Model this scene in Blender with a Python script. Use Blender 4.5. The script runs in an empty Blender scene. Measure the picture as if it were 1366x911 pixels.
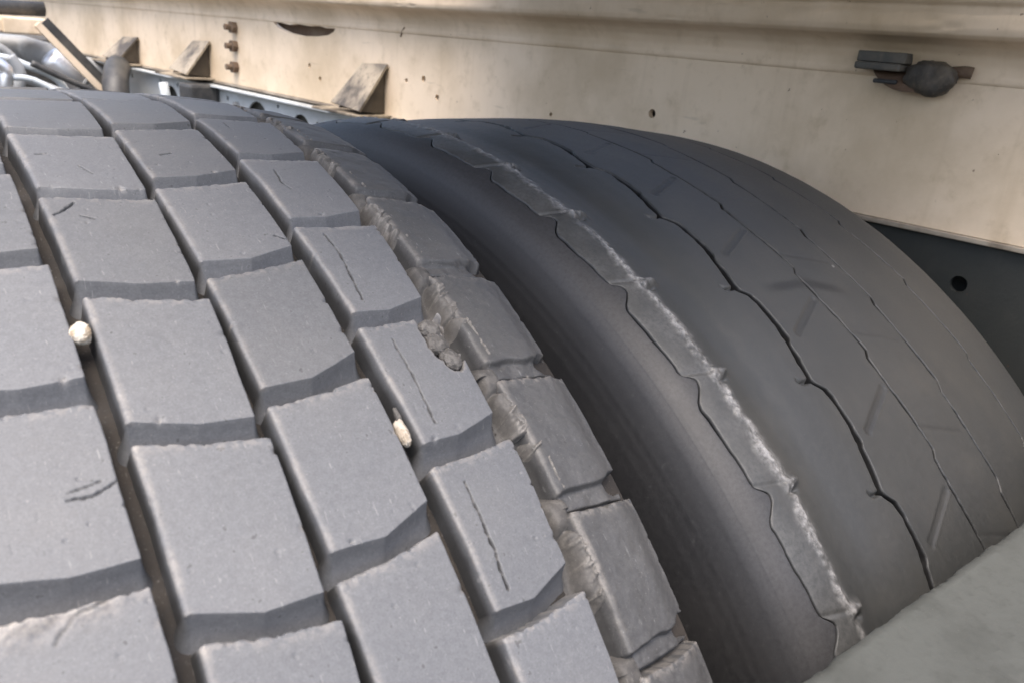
import bpy, bmesh, math, random
import numpy as np
from mathutils import Vector, Matrix

random.seed(7)
sc = bpy.context.scene
C = sc.collection
R = math.radians

# ------------------------------------------------------------------ camera
cam_d = bpy.data.cameras.new('camera')
cam = bpy.data.objects.new('camera', cam_d)
C.objects.link(cam)
c_r, c_u, c_f = Vector((0.786, -0.6131, 0.0795)), Vector((0.1576, 0.3229, 0.9332)), Vector((0.5978, 0.721, -0.3504))
m = Matrix((c_r, c_u, -c_f)).transposed().to_4x4()
m.translation = Vector((-0.1586, -0.5011, 1.0456))
cam.matrix_world = m
cam_d.sensor_width = 36
cam_d.lens = 28.22
cam_d.clip_start = 0.01
cam_d.clip_end = 400
cam_d.dof.use_dof = True
cam_d.dof.focus_distance = 0.44
cam_d.dof.aperture_fstop = 18.0
sc.camera = cam

# ------------------------------------------------------------------ sky, sun, exposure
GX0, GY0, GY1 = -.10, -.34, .42
SUN_EL, SUN_AZ = 69, 230          # azimuth measured clockwise from +Y
w = bpy.data.worlds.new('World')
sc.world = w
w.use_nodes = True
nt = w.node_tree
bg = nt.nodes['Background']
sky = nt.nodes.new('ShaderNodeTexSky')
sky.sky_type = 'NISHITA'
sky.sun_disc = False
sky.sun_elevation = R(SUN_EL)
sky.sun_rotation = R(SUN_AZ)
sky.dust_density = 5.5
sky.air_density = 1.0
sky.ozone_density = .75
nt.links.new(sky.outputs[0], bg.inputs[0])
bg.inputs[1].default_value = 0.15
sun_d = bpy.data.lights.new('sun', 'SUN')
sun_d.energy = 0.9
sun_d.angle = R(45)
sun_d.color = (1.0, 0.965, 0.92)
sun = bpy.data.objects.new('sun', sun_d)
C.objects.link(sun)
d = Vector((math.sin(R(SUN_AZ)) * math.cos(R(SUN_EL)), math.cos(R(SUN_AZ)) * math.cos(R(SUN_EL)), math.sin(R(SUN_EL))))
sun.rotation_euler = d.to_track_quat('Z', 'Y').to_euler()
sun.location = (-4, 0, 5)
sc.view_settings.view_transform = 'Standard'
sc.view_settings.look = 'None'
sc.view_settings.gamma = 1
sc.view_settings.exposure = 1.52

# ------------------------------------------------------------------ numpy noise
def _hash(ix, iy, iz, seed):
    h = (ix * 374761393 + iy * 668265263 + iz * 2147483647 + seed * 974711) & 0xFFFFFFFF
    h = ((h ^ (h >> 13)) * 1274126177) & 0xFFFFFFFF
    h = ((h ^ (h >> 16)) * 2246822519) & 0xFFFFFFFF
    return ((h ^ (h >> 15)) & 0xFFFFFF) / float(0xFFFFFF) * 2 - 1

def vn(x, y, seed=0):
    """value noise in [-1, 1]"""
    x = np.asarray(x, float); y = np.asarray(y, float)
    x0 = np.floor(x).astype(np.int64); y0 = np.floor(y).astype(np.int64)
    fx = x - x0; fy = y - y0
    fx = fx * fx * fx * (fx * (fx * 6 - 15) + 10); fy = fy * fy * fy * (fy * (fy * 6 - 15) + 10)
    z = np.zeros_like(x0)
    a = _hash(x0, y0, z, seed); b = _hash(x0 + 1, y0, z, seed)
    c_ = _hash(x0, y0 + 1, z, seed); d_ = _hash(x0 + 1, y0 + 1, z, seed)
    return (a * (1 - fx) + b * fx) * (1 - fy) + (c_ * (1 - fx) + d_ * fx) * fy

def fbm(x, y, seed=0, octv=4):
    s = 0; a = .5
    for o in range(octv):
        s = s + a * vn(x * 2 ** o + 17.3 * o, y * 2 ** o + 5.1 * o, seed + o); a *= .5
    return s

def sstep(a, b, x):
    t = np.clip((x - a) / (b - a), 0, 1); return t * t * (3 - 2 * t)

def seg_dist(px, py, pts):
    """distance of points to a polyline, and the parameter 0..1 along it"""
    best = np.full(np.shape(px), 1e9); par = np.zeros(np.shape(px)); n = len(pts) - 1
    for i in range(n):
        ax, ay = pts[i]; bx, by = pts[i + 1]
        dx, dy = bx - ax, by - ay
        t = np.clip(((px - ax) * dx + (py - ay) * dy) / (dx * dx + dy * dy + 1e-12), 0, 1)
        dd = np.hypot(px - ax - t * dx, py - ay - t * dy)
        k = dd < best
        best = np.where(k, dd, best); par = np.where(k, (i + t) / n, par)
    return best, par

# ------------------------------------------------------------------ object helpers
def link(name, me, mat=None, parent=None):
    o = bpy.data.objects.new(name, me)
    C.objects.link(o)
    if mat: me.materials.append(mat)
    if parent: o.parent = parent
    return o

def tag(o, label=None, cat=None, group=None, kind=None):
    if label: o['label'] = label
    if cat: o['category'] = cat
    if group: o['group'] = group
    if kind: o['kind'] = kind
    return o

def empty(name, loc, rz=0):
    o = bpy.data.objects.new(name, None)
    C.objects.link(o); o.location = loc; o.rotation_euler = (0, 0, rz)
    o.empty_display_size = .05
    return o

def grid_mesh(name, P, attrs=None, closed_v=False, smooth=True, flip=False):
    """P: (n, m, 3) array of points -> mesh of quads"""
    n, mm = P.shape[:2]
    me = bpy.data.meshes.new(name)
    me.vertices.add(n * mm)
    me.vertices.foreach_set('co', P.reshape(-1).astype(np.float32))
    idx = np.arange(n * mm).reshape(n, mm)
    if closed_v: idx = np.vstack([idx, idx[:1]])
    q = np.stack([idx[:-1, :-1], idx[1:, :-1], idx[1:, 1:], idx[:-1, 1:]], -1).reshape(-1, 4)
    if flip: q = q[:, ::-1]
    nf = len(q)
    me.loops.add(nf * 4); me.polygons.add(nf)
    me.loops.foreach_set('vertex_index', q.reshape(-1).astype(np.int32))
    me.polygons.foreach_set('loop_start', np.arange(0, nf * 4, 4, dtype=np.int32))
    me.polygons.foreach_set('loop_total', np.full(nf, 4, dtype=np.int32))
    me.polygons.foreach_set('use_smooth', np.full(nf, smooth))
    me.update(calc_edges=True)
    for k, v in (attrs or {}).items():
        a = me.attributes.new(k, 'FLOAT', 'POINT')
        a.data.foreach_set('value', np.broadcast_to(v, (n, mm)).reshape(-1).astype(np.float32))
    return me

def bm_mesh(name, bm, smooth=False):
    me = bpy.data.meshes.new(name)
    bmesh.ops.recalc_face_normals(bm, faces=bm.faces)
    for f in bm.faces: f.smooth = smooth
    bm.to_mesh(me); bm.free()
    return me

def add_box(bm, x0, x1, y0, y1, z0, z1, bev=0.0, seg=2):
    r = bmesh.ops.create_cube(bm, size=1)
    vs = r['verts']
    for v in vs:
        v.co = Vector((x0 + (v.co.x + .5) * (x1 - x0), y0 + (v.co.y + .5) * (y1 - y0), z0 + (v.co.z + .5) * (z1 - z0)))
    if bev:
        es = list({e for v in vs for e in v.link_edges})
        bmesh.ops.bevel(bm, geom=es, offset=bev, segments=seg, affect='EDGES', profile=.5)

def add_tube(bm, pts, rad, n=12, cap=True):
    pts = [Vector(p) for p in pts]
    rads = rad if isinstance(rad, (list, tuple)) else [rad] * len(pts)
    rings = []
    up = Vector((0.13, 0.21, 1)).normalized()
    for i, p in enumerate(pts):
        t = (pts[min(i + 1, len(pts) - 1)] - pts[max(i - 1, 0)]).normalized()
        a = t.cross(up)
        if a.length < 1e-3: a = t.cross(Vector((1, 0, 0)))
        a.normalize(); b = t.cross(a)
        rings.append([bm.verts.new(p + (a * math.cos(2 * math.pi * k / n) + b * math.sin(2 * math.pi * k / n)) * rads[i]) for k in range(n)])
    for r0, r1 in zip(rings, rings[1:]):
        for k in range(n):
            bm.faces.new((r0[k], r0[(k + 1) % n], r1[(k + 1) % n], r1[k]))
    if cap:
        bm.faces.new(rings[0][::-1]); bm.faces.new(rings[-1])

def smooth_path(pts, n=8):
    out = []
    P = [Vector(p) for p in pts]
    for i in range(len(P) - 1):
        p0 = P[max(i - 1, 0)]; p1 = P[i]; p2 = P[i + 1]; p3 = P[min(i + 2, len(P) - 1)]
        for k in range(n):
            t = k / n
            out.append(.5 * ((2 * p1) + (p2 - p0) * t + (2 * p0 - 5 * p1 + 4 * p2 - p3) * t * t + (3 * p1 - p0 - 3 * p2 + p3) * t ** 3))
    out.append(P[-1])
    return out

# ------------------------------------------------------------------ materials
class NT:
    def __init__(s, name):
        s.m = bpy.data.materials.new(name); s.m.use_nodes = True
        s.t = s.m.node_tree; s.b = s.t.nodes['Principled BSDF']
    def n(s, typ, **kw):
        x = s.t.nodes.new(typ)
        for k, v in kw.items():
            if k in x.inputs and not hasattr(x, k): x.inputs[k].default_value = v
            else: setattr(x, k, v)
        return x
    def l(s, a, b): s.t.links.new(a, b)
    def coord(s):
        return s.n('ShaderNodeTexCoord').outputs['Object']
    def noise(s, scale, detail=4, rough=.55, vec=None, dist=0):
        x = s.n('ShaderNodeTexNoise'); x.inputs['Scale'].default_value = scale
        x.inputs['Detail'].default_value = detail; x.inputs['Roughness'].default_value = rough; x.inputs['Distortion'].default_value = dist
        s.l(vec or s.coord(), x.inputs['Vector']); return x.outputs['Fac']
    def ramp(s, src, stops):
        x = s.n('ShaderNodeValToRGB'); e = x.color_ramp.elements
        while len(e) < len(stops): e.new(.5)
        for i, (p, c) in enumerate(stops):
            e[i].position = p; e[i].color = (*c, 1) if len(c) == 3 else c
        s.l(src, x.inputs[0]); return x.outputs['Color']
    def fac(s, src, lo, hi):
        x = s.n('ShaderNodeMapRange'); x.interpolation_type = 'SMOOTHSTEP'
        x.inputs['From Min'].default_value = lo; x.inputs['From Max'].default_value = hi
        s.l(src, x.inputs['Value']); return x.outputs['Result']
    def mix(s, f, a, b, mode='MIX'):
        x = s.n('ShaderNodeMix', data_type='RGBA', blend_type=mode)
        for sock, v in ((x.inputs['Factor'], f), (x.inputs['A'], a), (x.inputs['B'], b)): pass
        ins = [i for i in x.inputs if i.type == 'RGBA']
        fs = [i for i in x.inputs if i.type == 'VALUE'][0]
        for sock, v in ((fs, f), (ins[0], a), (ins[1], b)):
            if isinstance(v, (int, float)): sock.default_value = v
            elif isinstance(v, tuple): sock.default_value = (*v, 1)
            else: s.l(v, sock)
        return [o for o in x.outputs if o.type == 'RGBA'][0]
    def math(s, op, a, b=0.0):
        x = s.n('ShaderNodeMath', operation=op)
        for i, v in ((0, a), (1, b)):
            if isinstance(v, (int, float)): x.inputs[i].default_value = v
            else: s.l(v, x.inputs[i])
        return x.outputs[0]
    def attr(s, name):
        x = s.n('ShaderNodeAttribute', attribute_name=name); return x.outputs['Fac']
    def bump(s, h, strength=.3, dist=.001, normal=None):
        x = s.n('ShaderNodeBump'); x.inputs['Strength'].default_value = strength; x.inputs['Distance'].default_value = dist
        s.l(h, x.inputs['Height'])
        if normal: s.l(normal, x.inputs['Normal'])
        return x.outputs['Normal']
    def set(s, **kw):
        for k, v in kw.items():
            k = k.replace('_', ' ')
            if hasattr(v, 'is_linked') or hasattr(v, 'links'): s.l(v, s.b.inputs[k])
            elif isinstance(v, tuple): s.b.inputs[k].default_value = (*v, 1)
            else: s.b.inputs[k].default_value = v

def rubber(name, base=(.085, .085, .09), light=(.125, .125, .13), dust=(.19, .17, .145), rough=.58, dusty=.25, per_object=True, grain=1.0, flecks=.3, sc_col=(.33, .30, .265)):
    t = NT(name); co = t.coord()
    big = t.noise(22, 5, .6, co); mid = t.noise(420, 5, .7, co); fine = t.noise(900, 3, .6, co); speck = t.noise(1400, 2, .5, co)
    col = t.mix(t.fac(mid, .35, .7), base, light)
    col = t.mix(t.math('MULTIPLY', t.fac(big, .42, .68), dusty), col, dust)
    col = t.mix(t.math('MULTIPLY', t.fac(speck, .66, .74), flecks), col, (.30, .29, .28))
    col = t.mix(t.math('MULTIPLY', t.fac(t.noise(420, 2, .5, co), .68, .76), .6), col, (.03, .03, .03))
    gr = t.n('ShaderNodeHueSaturation'); t.l(col, gr.inputs['Color'])
    gm = t.n('ShaderNodeMapRange'); gm.inputs['From Min'].default_value = .3; gm.inputs['From Max'].default_value = .7
    gm.inputs['To Min'].default_value = 1 - .16 * min(1, flecks * 4); gm.inputs['To Max'].default_value = 1 + .16 * min(1, flecks * 4)
    t.l(t.noise(1500, 3, .7, co), gm.inputs['Value']); t.l(gm.outputs[0], gr.inputs['Value']); col = gr.outputs[0]
    col = t.mix(t.math('MULTIPLY', t.fac(t.noise(60, 6, .75, co, 1.2), .56, .70), .18), col, tuple(c * .55 for c in base))
    stv = t.n('ShaderNodeMapping'); stv.inputs['Scale'].default_value = (1, .14, .14); stv.inputs['Rotation'].default_value = (0, .5, .6); t.l(co, stv.inputs['Vector'])
    col = t.mix(t.math('MULTIPLY', t.fac(t.noise(1100, 2, .5, stv.outputs[0]), .69, .76), .30 * (flecks > .1)), col, (.34, .34, .33))
    scuff_and_light = t.attr('scuff_and_light')  # real scuffing, plus lightening painted in where light falls
    sc_n = t.math('MULTIPLY', scuff_and_light, t.fac(t.noise(520, 5, .7, co), .18, .72))
    col = t.mix(sc_n, col, sc_col)
    col = t.mix(t.attr('stain_and_shade'), col, (.009, .009, .009))  # real smears, plus shade painted into grooves and cracks
    if per_object:
        oi = t.n('ShaderNodeObjectInfo').outputs['Random']
        k = t.n('ShaderNodeHueSaturation'); t.l(col, k.inputs['Color'])
        mr = t.n('ShaderNodeMapRange'); mr.inputs['To Min'].default_value = .9; mr.inputs['To Max'].default_value = 1.1
        t.l(oi, mr.inputs['Value']); t.l(mr.outputs[0], k.inputs['Value']); col = k.outputs[0]
    rg = t.n('ShaderNodeMapRange'); rg.inputs['To Min'].default_value = rough - .1; rg.inputs['To Max'].default_value = rough + .14
    t.l(mid, rg.inputs['Value'])
    abr = t.noise(2600, 2, .5, co); nn = t.bump(mid, .05 * grain, .00015); nn = t.bump(fine, .4 * grain, .00013, t.bump(abr, .25 * grain, .00007, nn))
    t.set(Base_Color=col, Roughness=rg.outputs[0], Normal=nn)
    t.b.inputs['Specular IOR Level'].default_value = .5
    return t.m

M = {}
M['tread'] = rubber('tread_rubber', (.094, .097, .104), (.114, .118, .125), (.155, .152, .146), dusty=.14)
M['shoulder'] = rubber('shoulder_rubber', (.052, .052, .053), (.068, .068, .068), (.10, .097, .092), rough=.56)
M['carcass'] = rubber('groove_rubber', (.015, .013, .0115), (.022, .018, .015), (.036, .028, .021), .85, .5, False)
M['torn'] = rubber('torn_rubber', (.050, .048, .046), (.074, .070, .066), (.105, .096, .085), .72, .5, True, 1.6, .2, (.24, .225, .205))
M['rib'] = rubber('rib_rubber', (.025, .026, .0255), (.032, .033, .032), (.048, .046, .041), .5, .35, False, .6, .06, (.27, .265, .26))
M['side'] = rubber('sidewall_rubber', (.011, .011, .012), (.016, .016, .017), (.024, .023, .022), .55, .25, False, .5, .03, (.058, .058, .061))

def paint(name, base, dirt, rust=(.12, .055, .025), rough=.5, dirt_amt=.6, scale=1.0, spots=.7, metal=0.0):
    t = NT(name); co = t.coord()
    big = t.noise(5 * scale, 6, .6, co); mid = t.noise(38 * scale, 6, .65, co); fine = t.noise(260 * scale, 4, .6, co)
    stx = t.n('ShaderNodeMapping'); stx.inputs['Scale'].default_value = (1, .12, 1); t.l(co, stx.inputs['Vector'])
    streak = t.noise(60 * scale, 4, .6, stx.outputs[0])
    vtx = t.n('ShaderNodeMapping'); vtx.inputs['Scale'].default_value = (1, 1, .1); t.l(co, vtx.inputs['Vector'])
    run = t.noise(34 * scale, 4, .6, vtx.outputs[0])
    col = t.mix(t.math('MULTIPLY', t.fac(big, .38, .7), dirt_amt), base, dirt)
    col = t.mix(t.math('MULTIPLY', t.fac(mid, .5, .78), dirt_amt * .8), col, dirt)
    col = t.mix(t.math('MULTIPLY', t.fac(run, .55, .75), dirt_amt * .45), col, dirt)
    col = t.mix(t.math('MULTIPLY', t.fac(streak, .66, .74), .35 * spots), col, tuple(c * .45 for c in dirt))
    col = t.mix(t.math('MULTIPLY', t.fac(t.noise(120 * scale, 3, .6, co), .71, .76), spots), col, rust)
    t.set(Base_Color=col, Roughness=rough, Metallic=metal, Normal=t.bump(fine, .25, .0006, t.bump(mid, .2, .002)))
    return t.m

M['cream'] = paint('cream_paint', (.76, .625, .47), (.44, .335, .205), dirt_amt=.65)
M['cream_dirty'] = paint('dirty_cream_paint', (.40, .35, .28), (.15, .12, .088), dirt_amt=1.0, spots=1)
M['grimy'] = paint('grimy_cream_steel', (.34, .285, .21), (.065, .052, .038), dirt_amt=1.3, scale=2.6, spots=.15)
M['brown'] = paint('brown_grimy_steel', (.085, .068, .048), (.035, .028, .02), dirt_amt=1, scale=2, spots=.2)
M['rail'] = paint('dark_rail_paint', (.024, .027, .025), (.05, .049, .042), rough=.55)
M['plate'] = paint('grey_plate_paint', (.50, .54, .56), (.26, .26, .25), rough=.4, dirt_amt=.5)
M['rust'] = paint('rusty_steel', (.10, .062, .04), (.17, .125, .085), (.05, .025, .014), .85, .8, 4)
M['black'] = paint('black_steel', (.03, .031, .033), (.10, .095, .085), (.14, .08, .05), .5, .6, 4, .4)
M['slate'] = paint('worn_grey_steel', (.072, .072, .066), (.16, .14, .11), (.13, .08, .05), .7, .9, 5, .8)
M['greasy'] = paint('greasy_steel', (.040, .036, .031), (.13, .105, .075), (.12, .065, .04), .6, .9, 7, .8)
M['slab'] = paint('weathered_grey_paint', (.058, .061, .055), (.034, .036, .031), (.16, .155, .14), .75, .9, 4.5, .8)
M['silver'] = paint('bare_aluminium', (.85, .86, .88), (.6, .6, .6), rough=.42, dirt_amt=.2, spots=.1, metal=1.0)
M['mid'] = paint('grey_casting', (.30, .31, .315), (.16, .155, .145), rough=.5, dirt_amt=.6)

def stone_mat(name, a, b, c):
    t = NT(name); co = t.coord()
    col = t.mix(t.fac(t.noise(260, 4, .6, co), .45, .6), a, b)
    col = t.mix(t.fac(t.noise(700, 3, .6, co), .62, .7), col, c)
    t.set(Base_Color=col, Roughness=.75, Normal=t.bump(t.noise(900, 4, .6, co), .4, .0005))
    return t.m
M['stone'] = stone_mat('white_stone', (.50, .46, .39), (.32, .25, .17), (.15, .11, .07))
M['stone2'] = stone_mat('buff_stone', (.42, .38, .32), (.30, .25, .19), (.14, .11, .08))

def ground_mat():
    t = NT('asphalt'); co = t.coord()
    col = t.mix(t.noise(120, 4, .6, co), (.035, .034, .033), (.075, .072, .068))
    col = t.mix(t.math('MULTIPLY', t.fac(t.noise(1.5, 5, .6, co), .45, .65), .5), col, (.10, .09, .075))
    t.set(Base_Color=col, Roughness=.9, Normal=t.bump(t.noise(220, 4, .6, co), .5, .004))
    return t.m
M['ground'] = ground_mat()

# ------------------------------------------------------------------ ground
n = 60
gx = np.linspace(-1, 1, n) ** 3 * 150
gX, gY = np.meshgrid(gx, gx, indexing='ij')
g = link('ground', grid_mesh('ground', np.stack([gX, gY, .0 * gX + .004 * vn(gX * 1.3, gY * 1.3, 3)], -1), flip=False), M['ground'])
tag(g, 'dark asphalt ground under the truck', kind='structure')

# =================================================================== TYRE 1 (block tread)
PITCH = 2 * math.pi / 49.56
PITCH = 0.12678
X1C = -0.075
def R1(x):
    t = np.clip(x, -.235, .085) - X1C
    return .5 - .4895 * t ** 2 - 4.0 * t ** 4

# TL, TR, BR, M, BL : x then phi, per column
COLS = {
    'shoulder_left': ([-.216, -.181, -.181, -.2, -.216], [.0615, .064, .169, .1708, .1687]),
    'A': ([-.1565, -.1148, -.1151, -.1330, -.1560], [.008, .0174, .1240, .1234, .112]),
    'B': ([-.1089, -.0684, -.0702, -.0889, -.1085], [.1818, .1985, .3061, .3050, .2915]),
    'C': ([-.0656, -.0257, -.0260, -.0457, -.0647], [.0493, .0391, .1458, .1594, .1592]),
    'D': ([-.0199, .0211, .0185, -.0013, -.0182], [-.0055, -.0118, .0931, .1054, .1042]),
    'E': ([.0312, .0715, .0700, .0510, .0302], [.0600, .0630, .1845, .1855, .1835]),
}
CRACKS = {
    ('D', 3): [([(-.0078, .3856), (-.0072, .4169), (-.009, .4456), (-.0101, .472)], 1)],
    ('D', 4): [([(-.0078, .5177), (-.008, .5369), (-.0077, .557), (-.0084, .5777), (-.0088, .5966)], .8)],
    ('D', 5): [([(-.0085, .6471), (-.0085, .6647), (-.0088, .6803), (-.0089, .7007), (-.0098, .7125), (-.0102, .727)], 1.3)],
    ('D', 2): [([(-.0076, .2723), (-.0092, .2997), (-.0072, .3091)], 1)],
    ('D', 1): [([(-.0075, .1363), (-.0077, .1609)], .8)],
    ('A', 4): [([(-.1289, .5872), (-.1245, .588), (-.1203, .5873), (-.1150, .5825), (-.1140, .5822)], .6), ([(-.1285, .5829), (-.1228, .5809), (-.1195, .5807)], .3)],
    ('B', 1): [([(-.1064, .3381), (-.1017, .3301), (-.0981, .3228)], 1.3), ([(-.098, .3422), (-.0936, .3483)], 1)],
    ('B', 0): [([(-.1028, .2343), (-.0989, .2338)], 1), ([(-.0895, .2607), (-.0864, .2771)], .5)],
    ('C', 1): [([(-.0549, .2419), (-.0494, .238)], 1)],
    ('C', 2): [([(-.0304, .3856), (-.0252, .392)], 1.4)],
}

tyre1 = empty('truck_tyre', (0, 0, .5))
tag(tyre1, 'worn truck tyre with square block tread, grey pebbles wedged between its blocks', 'tyre', 'twin truck tyres')

def to_xyz(x, phi, rad):
    return np.stack([x, -rad * np.sin(phi), rad * np.cos(phi)], -1)

def tread_block(name, col, k, h, mat, depth, hi, drop=0.0, seed=0, draft=(2, 2, 28, 3), fil=.0006, label=None, sink_right=0.0, lf=None):
    rng = np.random.default_rng(seed + 1000)
    xs, ph = COLS[col]
    S = .5                                   # metres of arc per radian
    j = lambda a: rng.normal() * a
    pts = [(xs[i] + j(.00035), (ph[i] + k * PITCH) * S + j(.00045)) for i in range(5)]
    TL, TR, BR, Mi, BL = [np.array(p) for p in pts]
    fr = float(np.clip((Mi[0] - BL[0]) / (BR[0] - BL[0]), .3, .7))
    TM = TL + (TR - TL) * fr
    TM[1] += .0012                            # far edge sags a little, like the photographed ones
    h = h * 1.03
    nu = max(10, int((TR[0] - TL[0]) / h)); nv = max(12, int((BL[1] - TL[1]) / h))
    # rings outside the top face: fillet, then wall
    arcs = [.18, .42, .7, .95] if hi else [.4, .9]
    walls = [.15, .3, .5, .75, 1.0] if hi else [.5, 1.0]
    K = len(arcs) + len(walls)
    FL = (.0015, fil, fil * .8, fil * 1.2) if lf is None else (lf, fil, fil, fil)
    def ring(side):
        fl = FL[side]
        dr = math.tan(R(draft[side])); out, hh = [0.0], [0.0]
        amax = R(90 - draft[side])
        for a in arcs:
            t = a / .95 * amax; out.append(fl * math.sin(t)); hh.append(-fl * (.75 if side == 0 else 1) * (1 - math.cos(t)))
        for q in walls:
            dh = (depth - abs(hh[len(arcs)])) * q
            out.append(out[len(arcs)] + dh * dr * (1 + .6 * q * q * q)); hh.append(hh[len(arcs)] - dh)
        return np.array(out), np.array(hh)
    RG = [ring(s) for s in range(4)]          # left, right, bottom, top
    iu = np.arange(-K, nu + K + 1); iv = np.arange(-K, nv + K + 1)
    IU, IV = np.meshgrid(iu, iv, indexing='ij')
    ku = np.where(IU < 0, IU, np.where(IU > nu, IU - nu, 0)); kv = np.where(IV < 0, IV, np.where(IV > nv, IV - nv, 0))
    rg = np.maximum(np.abs(ku), np.abs(kv))
    u = np.clip(IU, 0, nu) / nu; v = np.clip(IV, 0, nv) / nv
    # map one grid line exactly onto the kink
    mk = round(fr * nu) / nu
    u = np.where(u < mk, u / mk * fr, fr + (u - mk) / (1 - mk) * (1 - fr))
    e = fil * 1.2
    W_ = abs(TR[0] - TL[0]); L_ = abs(BL[1] - TL[1])
    u2 = FL[0] / W_ + u * (1 - (FL[0] + FL[1]) / W_); v2 = FL[3] / L_ + v * (1 - (FL[2] + FL[3]) / L_)
    def curve(a, b, c):
        t1 = np.clip(u2 / fr, 0, 1)[..., None]; t2 = np.clip((u2 - fr) / (1 - fr), 0, 1)[..., None]
        return np.where((u2 < fr)[..., None], a + (b - a) * t1, b + (c - b) * t2)
    P = curve(TL, TM, TR) * (1 - v2)[..., None] + curve(BL, Mi, BR) * v2[..., None]
    # offsets
    au, av = np.abs(ku), np.abs(kv)
    nrm = np.sqrt(au * au + av * av) + 1e-9
    wu = (au / nrm) ** 2; wv = (av / nrm) ** 2
    ou = np.where(ku < 0, RG[0][0][rg], RG[1][0][rg]); hu = np.where(ku < 0, RG[0][1][rg], RG[1][1][rg])
    ov = np.where(kv > 0, RG[2][0][rg], RG[3][0][rg]); hv = np.where(kv > 0, RG[2][1][rg], RG[3][1][rg])
    off = ou * wu + ov * wv; hz = np.where(rg > 0, hu * wu + hv * wv, 0.0)
    X = P[..., 0] + off * ku / nrm; Sx = P[..., 1] + off * kv / nrm
    # edge raggedness
    du = np.minimum(u, 1 - u) * W_; dv_top = v * L_; dv_bot = (1 - v) * L_
    dist = np.minimum(np.minimum(du, dv_top), dv_bot)
    we = np.exp(-(dist / .003) ** 2)
    wt = np.exp(-(dv_top / .0025) ** 2)
    o1 = seed * 3.7
    if hi:
        X = X + we * (.00010 * fbm(X * 350 + o1, Sx * 350, seed, 3) + .0003 * vn(X * 60, Sx * 60 + o1, seed))
        Sx = Sx + we * (.00008 * fbm(X * 350, Sx * 350 + o1, seed + 9, 3) + .00025 * vn(X * 60 + o1, Sx * 60, seed + 5)) \
             + wt * .0010 * np.maximum(0, fbm(X * 420 + o1, Sx * 40, seed + 21, 4)) * 1.4
    Hh = hz + 0.00010 * fbm(X * 60 + o1, Sx * 60, seed + 2, 3) + (.00005 * fbm(X * 700, Sx * 700 + o1, seed + 3, 3) if hi else 0)
    Hh = Hh + j(.00035) + j(.006) * (u - .5) * W_ + j(.006) * (v - .5) * L_
    scuff_and_light = .28 * wt * (fbm(X * 500, Sx * 500 + o1, seed + 8, 3) > -.02) + .34 * np.exp(-(u * W_ / .0010) ** 2) * (rg < len(arcs) + 1) * (.6 + .6 * vn(Sx * 160 + o1, X * 0, seed + 60))  # scuffed far edge; left bevel painted pale as a lit rim
    top = rg <= 2
    painted_shade = np.zeros_like(X)
    if hi:
        # nicks at the edges
        for _ in range(9):
            side = rng.choice(4, p=[.10, .24, .08, .58]); t = rng.random()
            if side == 3: c = (TL + (TR - TL) * t)
            elif side == 2: c = BL + (BR - BL) * t
            elif side == 0: c = TL + (BL - TL) * t
            else: c = TR + (BR - TR) * t
            rr = rng.uniform(.0006, .0017) * (1.25 if side == 3 else .8)
            dd = ((X - c[0]) / rr) ** 2 + ((Sx - c[1]) / (rr * .8)) ** 2
            gsn = np.exp(-dd * (1 + .6 * vn(X * 900, Sx * 900, seed)))
            Hh = Hh - rng.uniform(.4, 1.5) * .001 * gsn * (rg < K - 3)
            scuff_and_light = np.maximum(scuff_and_light, .5 * gsn * (rng.random() < .6))
        # pits and short scratches on the face
        for _ in range(4):
            c = TL + (TR - TL) * rng.random() + (BL - TL) * rng.random()
            rr = rng.uniform(.0003, .0007)
            Hh = Hh - .0005 * np.exp(-((X - c[0]) ** 2 + (Sx - c[1]) ** 2) / rr ** 2) * top
        for _ in range(4):
            c = TL + (TR - TL) * rng.uniform(.1, .9) + (BL - TL) * rng.uniform(.1, .9); a = rng.uniform(0, 3.14); ln = rng.uniform(.001, .004)
            dd, _p = seg_dist(X, Sx, [(c[0], c[1]), (c[0] + ln * math.cos(a), c[1] + ln * math.sin(a))])
            Hh = Hh - .00013 * np.exp(-(dd / .0003) ** 2) * top
        for pl, st in CRACKS.get((col, k), []):
            pl = [(a, b * S) for a, b in pl]
            jx = .0006 * fbm(X * 300, Sx * 300, seed + 40, 3); jy = .0006 * fbm(X * 300 + 9, Sx * 300, seed + 41, 3)
            dd, pp = seg_dist(X + jx, Sx + jy, pl)
            wd = .00028 * (.7 + .5 * st) * (.55 + .7 * np.abs(vn(pp * 9, pp * 0, seed)))
            Hh = Hh - .0020 * st * np.exp(-(dd / wd) ** 2) * top
            painted_shade = np.maximum(painted_shade, .9 * np.exp(-(dd / (1.5 * wd)) ** 2) * top)  # crack blackened in the colour to look deep in shade
    if (col, k) == ('D', 4):                  # torn-out corner
        cu, cs = .0135, .521 * S
        qd = ((X - cu) / .0075) ** 2 + ((Sx - cs) / .0165) ** 2 + .35 * fbm(X * 260, Sx * 260, 77, 3)
        bite = sstep(1.15, .75, qd)
        Hh = Hh - .0058 * bite; scuff_and_light = np.maximum(scuff_and_light, .6 * sstep(1.5, .8, qd))
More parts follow.
